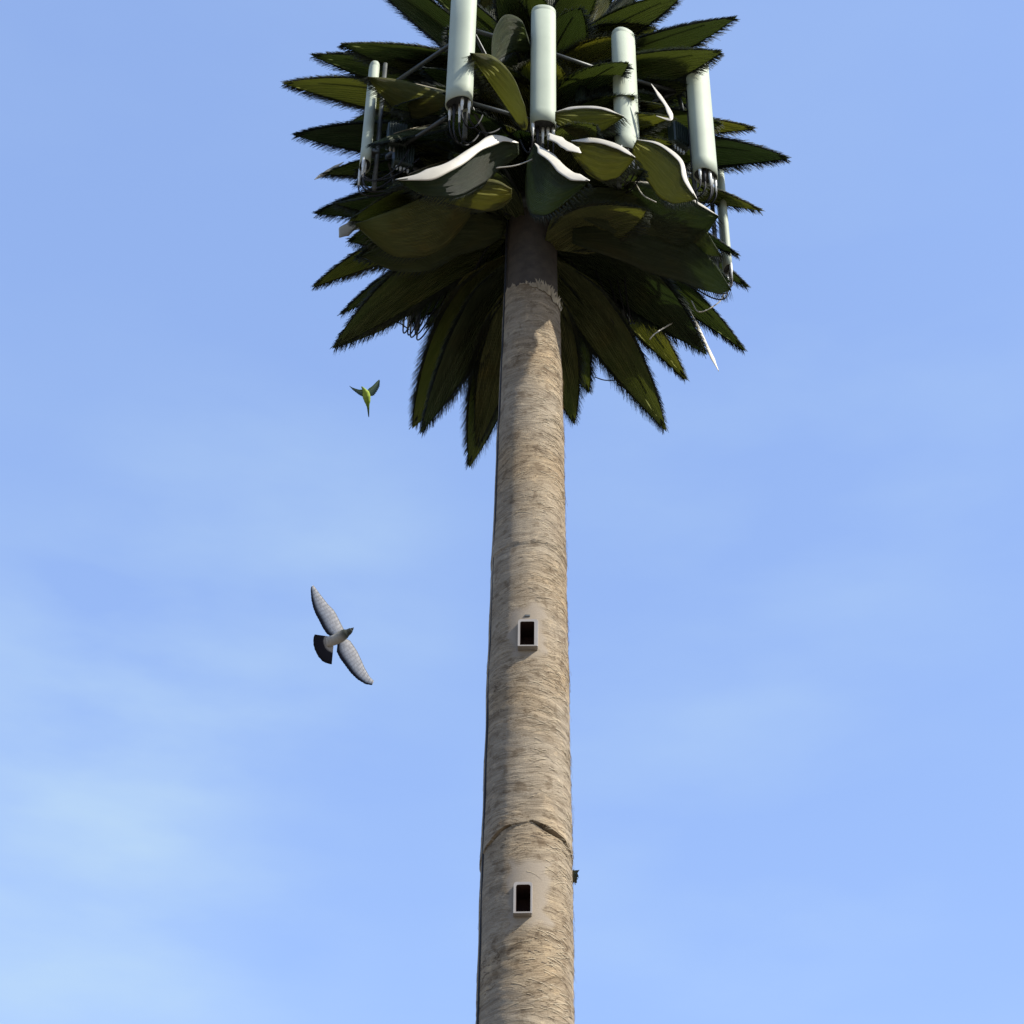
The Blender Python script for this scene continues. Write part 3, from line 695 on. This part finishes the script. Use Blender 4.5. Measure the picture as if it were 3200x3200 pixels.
def bird(name,label,cx,cy,dist,zs_,ox,oy,body,wings,tail,mats,nf,lift):
    """outlines are in zoomed pixels; they become metres at the bird's own distance"""
    d=ray(cx,cy).normalized(); P=CAM+d*dist; k=depth(P)/F
    def W(x,y,h): return Vector(((ox+x*zs_-cx)*k,-(oy+y*zs_-cy)*k,h*zs_*k))
    mb=MB()
    # body: rings along a spine of (x, y, half width, half depth, h)
    sp=crom([Vector((b[0],b[1],0)) for b in body],5); n=len(sp)-1; rings=[]
    for i,q in enumerate(sp):
        f=i/5; j=min(len(body)-2,int(f)); u=f-j; u=u*u*(3-2*u)
        hw=body[j][2]*(1-u)+body[j+1][2]*u; hd=body[j][3]*(1-u)+body[j+1][3]*u
        tn=(sp[min(i+1,n)]-sp[max(i-1,0)]).normalized(); s=Vector((-tn.y,tn.x,0))
        rings.append([mb.vert(W(q.x+s.x*math.cos(a)*hw,q.y+s.y*math.cos(a)*hw,math.sin(a)*hd),(a*.05,i/n)) for a in [2*math.pi*m_/20 for m_ in range(20)]])
    for i in range(n):
        for m_ in range(20): mb.face((rings[i][m_],rings[i][(m_+1)%20],rings[i+1][(m_+1)%20],rings[i+1][m_]),0)
    mb.face(rings[0][::-1],0); mb.face(rings[-1],0)
    # wings: leading and trailing lines; scalloped feather ends, thickness, upward sweep
    for lead,trail,fuz in wings:
        ns=96; nc=10; top=[];bot=[]
        for i in range(ns+1):
            t=i/ns; a=polyl(lead,t); b=polyl(trail,t); sc=(t*nf)%1
            ext=fuz*(.5-abs(sc-.45))*(.3+t)
            h=lift(t); rt=[];rb=[]
            for c in range(nc+1):
                u=c/nc; uu=u*(1+ext) if c==nc else u
                x=a[0]+(b[0]-a[0])*uu; y=a[1]+(b[1]-a[1])*uu
                th=(22*(1-t)**1.3+3)*(4*(u+.02)*(1-u))**.6*.5*(1-u*.5)+1.2
                cam_=18*math.sin(math.pi*u)*(1-t*.5)
                rt.append(mb.vert(W(x,y,h-cam_-th),(t,u))); rb.append(mb.vert(W(x,y,h-cam_+th),(t,u)))
            top.append(rt);bot.append(rb)
        for i in range(ns):
            for c in range(nc):
                mb.face((bot[i][c],bot[i][c+1],bot[i+1][c+1],bot[i+1][c]),1); mb.face((top[i][c],top[i+1][c],top[i+1][c+1],top[i][c+1]),3)
            mb.face((top[i][0],bot[i][0],bot[i+1][0],top[i+1][0]),1); mb.face((top[i][nc],top[i+1][nc],bot[i+1][nc],bot[i][nc]),1)
        for ring_t,ring_b in ((top[0],bot[0]),(top[-1],bot[-1])):
            for c in range(nc): mb.face((ring_t[c],ring_t[c+1],ring_b[c+1],ring_b[c]),1)
    # tail: root line to fan edge
    root,edge=tail; ns=60; nc=6; top=[];bot=[]
    for i in range(ns+1):
        t=i/ns; a=polyl(root,t); b=polyl(edge,t); rt=[];rb=[]; sc=(t*9)%1
        for c in range(nc+1):
            u=c/nc; uu=u*(1+.03*(.5-abs(sc-.5))) if c==nc else u
            x=a[0]+(b[0]-a[0])*uu; y=a[1]+(b[1]-a[1])*uu; hh=-10-18*math.sin(math.pi*t)*u
            rt.append(mb.vert(W(x,y,hh-4),(t,u))); rb.append(mb.vert(W(x,y,hh+4),(t,u)))
        top.append(rt);bot.append(rb)
    for i in range(ns):
        for c in range(nc):
            mb.face((bot[i][c],bot[i][c+1],bot[i+1][c+1],bot[i+1][c]),2); mb.face((top[i][c],top[i+1][c],top[i+1][c+1],top[i][c+1]),2)
        mb.face((top[i][nc],top[i+1][nc],bot[i+1][nc],bot[i][nc]),2)
    for a_,b_ in ((top[0],bot[0]),(top[-1],bot[-1])):
        for c in range(nc): mb.face((a_[c],a_[c+1],b_[c+1],b_[c]),2)
    o=mb.build(name,mats)
    bmx=bmesh.new(); bmx.from_mesh(o.data); bmesh.ops.recalc_face_normals(bmx,faces=bmx.faces); bmx.to_mesh(o.data); bmx.free()
    o.location=P; o.rotation_mode='QUATERNION'; o.rotation_quaternion=CROT.to_quaternion()
    o['label']=label; o['category']='bird'; o['group']='birds flying beside the tower'
    return o
G=.42
pig=[bird_mat('pigeon_body',[(0,(.40,.38,.34)),(.34,(.28,.265,.23)),(.52,(.04,.045,.035)),(1,(.012,.014,.014))],lines=.0),
     bird_mat('pigeon_wing_under',[(0,(.22,.21,.20)),(.08,(.78,.74,.68)),(.62,(.74,.71,.66)),(.76,(.36,.36,.36)),(.86,(.06,.065,.085)),(1,(.05,.055,.07))],lines=.12,tf=.75),
     bird_mat('pigeon_tail',[(0,(.42,.41,.38)),(.30,(.33,.32,.31)),(.40,(.012,.013,.022)),(1,(.006,.006,.012))],lines=.35),
     bird_mat('pigeon_back',[(0,(.82,.80,.77)),(.75,(.75,.73,.70)),(.9,(.12,.12,.14)),(1,(.10,.10,.12))],tf=.75)]
bird('pigeon','grey pigeon with spread wings and black fanned tail, banking left of the trunk',1047,1995,11.0,300/1449,930,1790,
 [(430,1040,60,16),(480,1035,78,38),(560,1010,82,56),(640,970,84,64),(710,925,76,62),(765,895,50,46),(800,868,40,38),(822,850,22,22),(848,826,4,5)],
 [([(700,860),(630,720),(580,620),(540,560),(450,470),(330,320),(250,215),(225,190)],[(500,960),(440,920),(380,830),(320,710),(270,620),(235,530),(205,410),(190,260),(196,215)],.06),
  ([(740,1000),(790,1025),(850,1110),(900,1190),(960,1320),(1010,1440),(1080,1570),(1145,1640)],[(600,1075),(590,1190),(640,1290),(720,1400),(800,1510),(900,1610),(1020,1685),(1118,1702)],.06)],
 ([(500,965),(470,1000),(480,1060),(540,1110)],[(258,930),(238,990),(238,1080),(258,1160),(310,1265),(380,1340),(450,1368),(515,1382)]),pig,18,lambda t:-70*t*t-10)
par=[bird_mat('parakeet_body',[(0,(.08,.15,.025)),(.5,(.26,.33,.04)),(1,(.09,.16,.025))],lines=.3),
     bird_mat('parakeet_wing',[(0,(.06,.14,.03)),(.25,(.22,.30,.20)),(.6,(.10,.16,.12)),(1,(.03,.06,.06))],lines=.6,tf=.3),
     bird_mat('parakeet_tail',[(0,(.14,.24,.04)),(.4,(.08,.13,.04)),(1,(.02,.03,.04))],lines=.4),
     bird_mat('parakeet_back',[(0,(.08,.18,.03)),(1,(.05,.1,.03))])]
bird('parakeet','small green long-tailed parakeet flying just below the left side of the crown',1145,1225,21.5,160/1932,1060,1160,
 [(1085,1400,22,20),(1080,1270,70,50),(1062,1120,122,95),(1035,970,150,110),(1005,830,135,95),(955,730,85,70),(905,655,52,52),(865,605,34,36),(838,570,6,8)],
 [([(960,700),(860,690),(740,690),(600,650),(470,600),(355,535)],[(960,930),(890,950),(760,890),(640,800),(500,690),(358,540)],.3),
  ([(1060,720),(1130,640),(1230,570),(1320,480),(1400,390),(1500,300)],[(1130,950),(1230,925),(1300,905),(1420,730),(1505,560),(1525,345)],.3)],
 ([(1030,1270),(1140,1270)],[(1095,1700),(1118,1745),(1132,1700)]),par,10,lambda t:-120*t)

# ------------------------------------------------------------------ light and sky
SEL,SAZ=R(41),R(60)       # elevation; azimuth from the direction tower->camera towards the right
sd=Vector((math.sin(SAZ)*math.cos(SEL),-math.cos(SAZ)*math.cos(SEL),math.sin(SEL)))
sl=bpy.data.lights.new('sun','SUN'); sl.energy=4.7; sl.angle=R(.5); sl.color=(1,.955,.87)
so=bpy.data.objects.new('sun',sl); COL.objects.link(so); so.rotation_mode='QUATERNION'; so.rotation_quaternion=sd.to_track_quat('Z','Y'); so.location=(0,0,60)
w=bpy.data.worlds.new('World'); scene.world=w; w.use_nodes=True; nt=w.node_tree; L=nt.links.new
bg=nt.nodes['Background']; sky=N(nt,'ShaderNodeTexSky'); sky.sky_type='NISHITA'; sky.sun_disc=False
sky.sun_elevation=SEL; sky.sun_rotation=math.atan2(sd.x,sd.y); sky.air_density=1.0; sky.dust_density=.6; sky.ozone_density=2.0
tc=N(nt,'ShaderNodeTexCoord')
def wdir(px,py,a,b,):    # a soft patch of thin cloud round one direction of the sky
    d=ray(px,py).normalized(); dt=N(nt,'ShaderNodeVectorMath',operation='DOT_PRODUCT'); L(tc.outputs['Generated'],dt.inputs[0]); dt.inputs[1].default_value=d
    r_=N(nt,'ShaderNodeMapRange'); r_.interpolation_type='SMOOTHSTEP'; L(dt.outputs['Value'],r_.inputs['Value']); r_.inputs['From Min'].default_value=math.cos(R(a)); r_.inputs['From Max'].default_value=math.cos(R(b)); return r_.outputs[0]
mp=N(nt,'ShaderNodeMapping'); mp.inputs['Scale'].default_value=(2.0,2.0,6.0); mp.inputs['Rotation'].default_value=(0,R(-14),0); L(tc.outputs['Generated'],mp.inputs[0])
cn=N(nt,'ShaderNodeTexNoise',Scale=2.6,Detail=5.0,Roughness=.5); L(mp.outputs[0],cn.inputs['Vector'])
cl=ramp(nt,cn.outputs[0],[(0.40,0.0),(0.75,1.0)]).outputs[0]
def prod(a,b):
    n_=N(nt,'ShaderNodeMath',operation='MULTIPLY'); L(a,n_.inputs[0]); L(b,n_.inputs[1]); return n_.outputs[0]
def madd(a,k,b):
    n_=N(nt,'ShaderNodeMath',operation='MULTIPLY_ADD'); L(a,n_.inputs[0]); n_.inputs[1].default_value=k
    if hasattr(b,'is_output'): L(b,n_.inputs[2])
    else: n_.inputs[2].default_value=b
    return n_.outputs[0]
f=madd(cl,.09,0.0)
f=madd(wdir(-100,2950,10,0),.30,f)
f=madd(prod(cl,wdir(-200,2900,14,2)),.6,f)
f=madd(prod(cl,wdir(800,1850,8,0)),.32,f)
f=madd(prod(cl,wdir(2500,1500,9,0)),.2,f)
f=madd(prod(cl,wdir(2150,2750,9,0)),.22,f)
tint=mixc(nt,1.0,sky.outputs[0],(1.34,1.28,1.33),'MULTIPLY')
flat=mixc(nt,.55,tint,(1.24,1.86,3.48))
c=mixc(nt,f,flat,(2.1,2.85,3.55))
L(c,bg.inputs['Color']); bg.inputs['Strength'].default_value=.15

scene.render.engine='CYCLES'
scene.view_settings.view_transform='Standard'; scene.view_settings.look='None'; scene.view_settings.gamma=1; scene.view_settings.exposure=.8
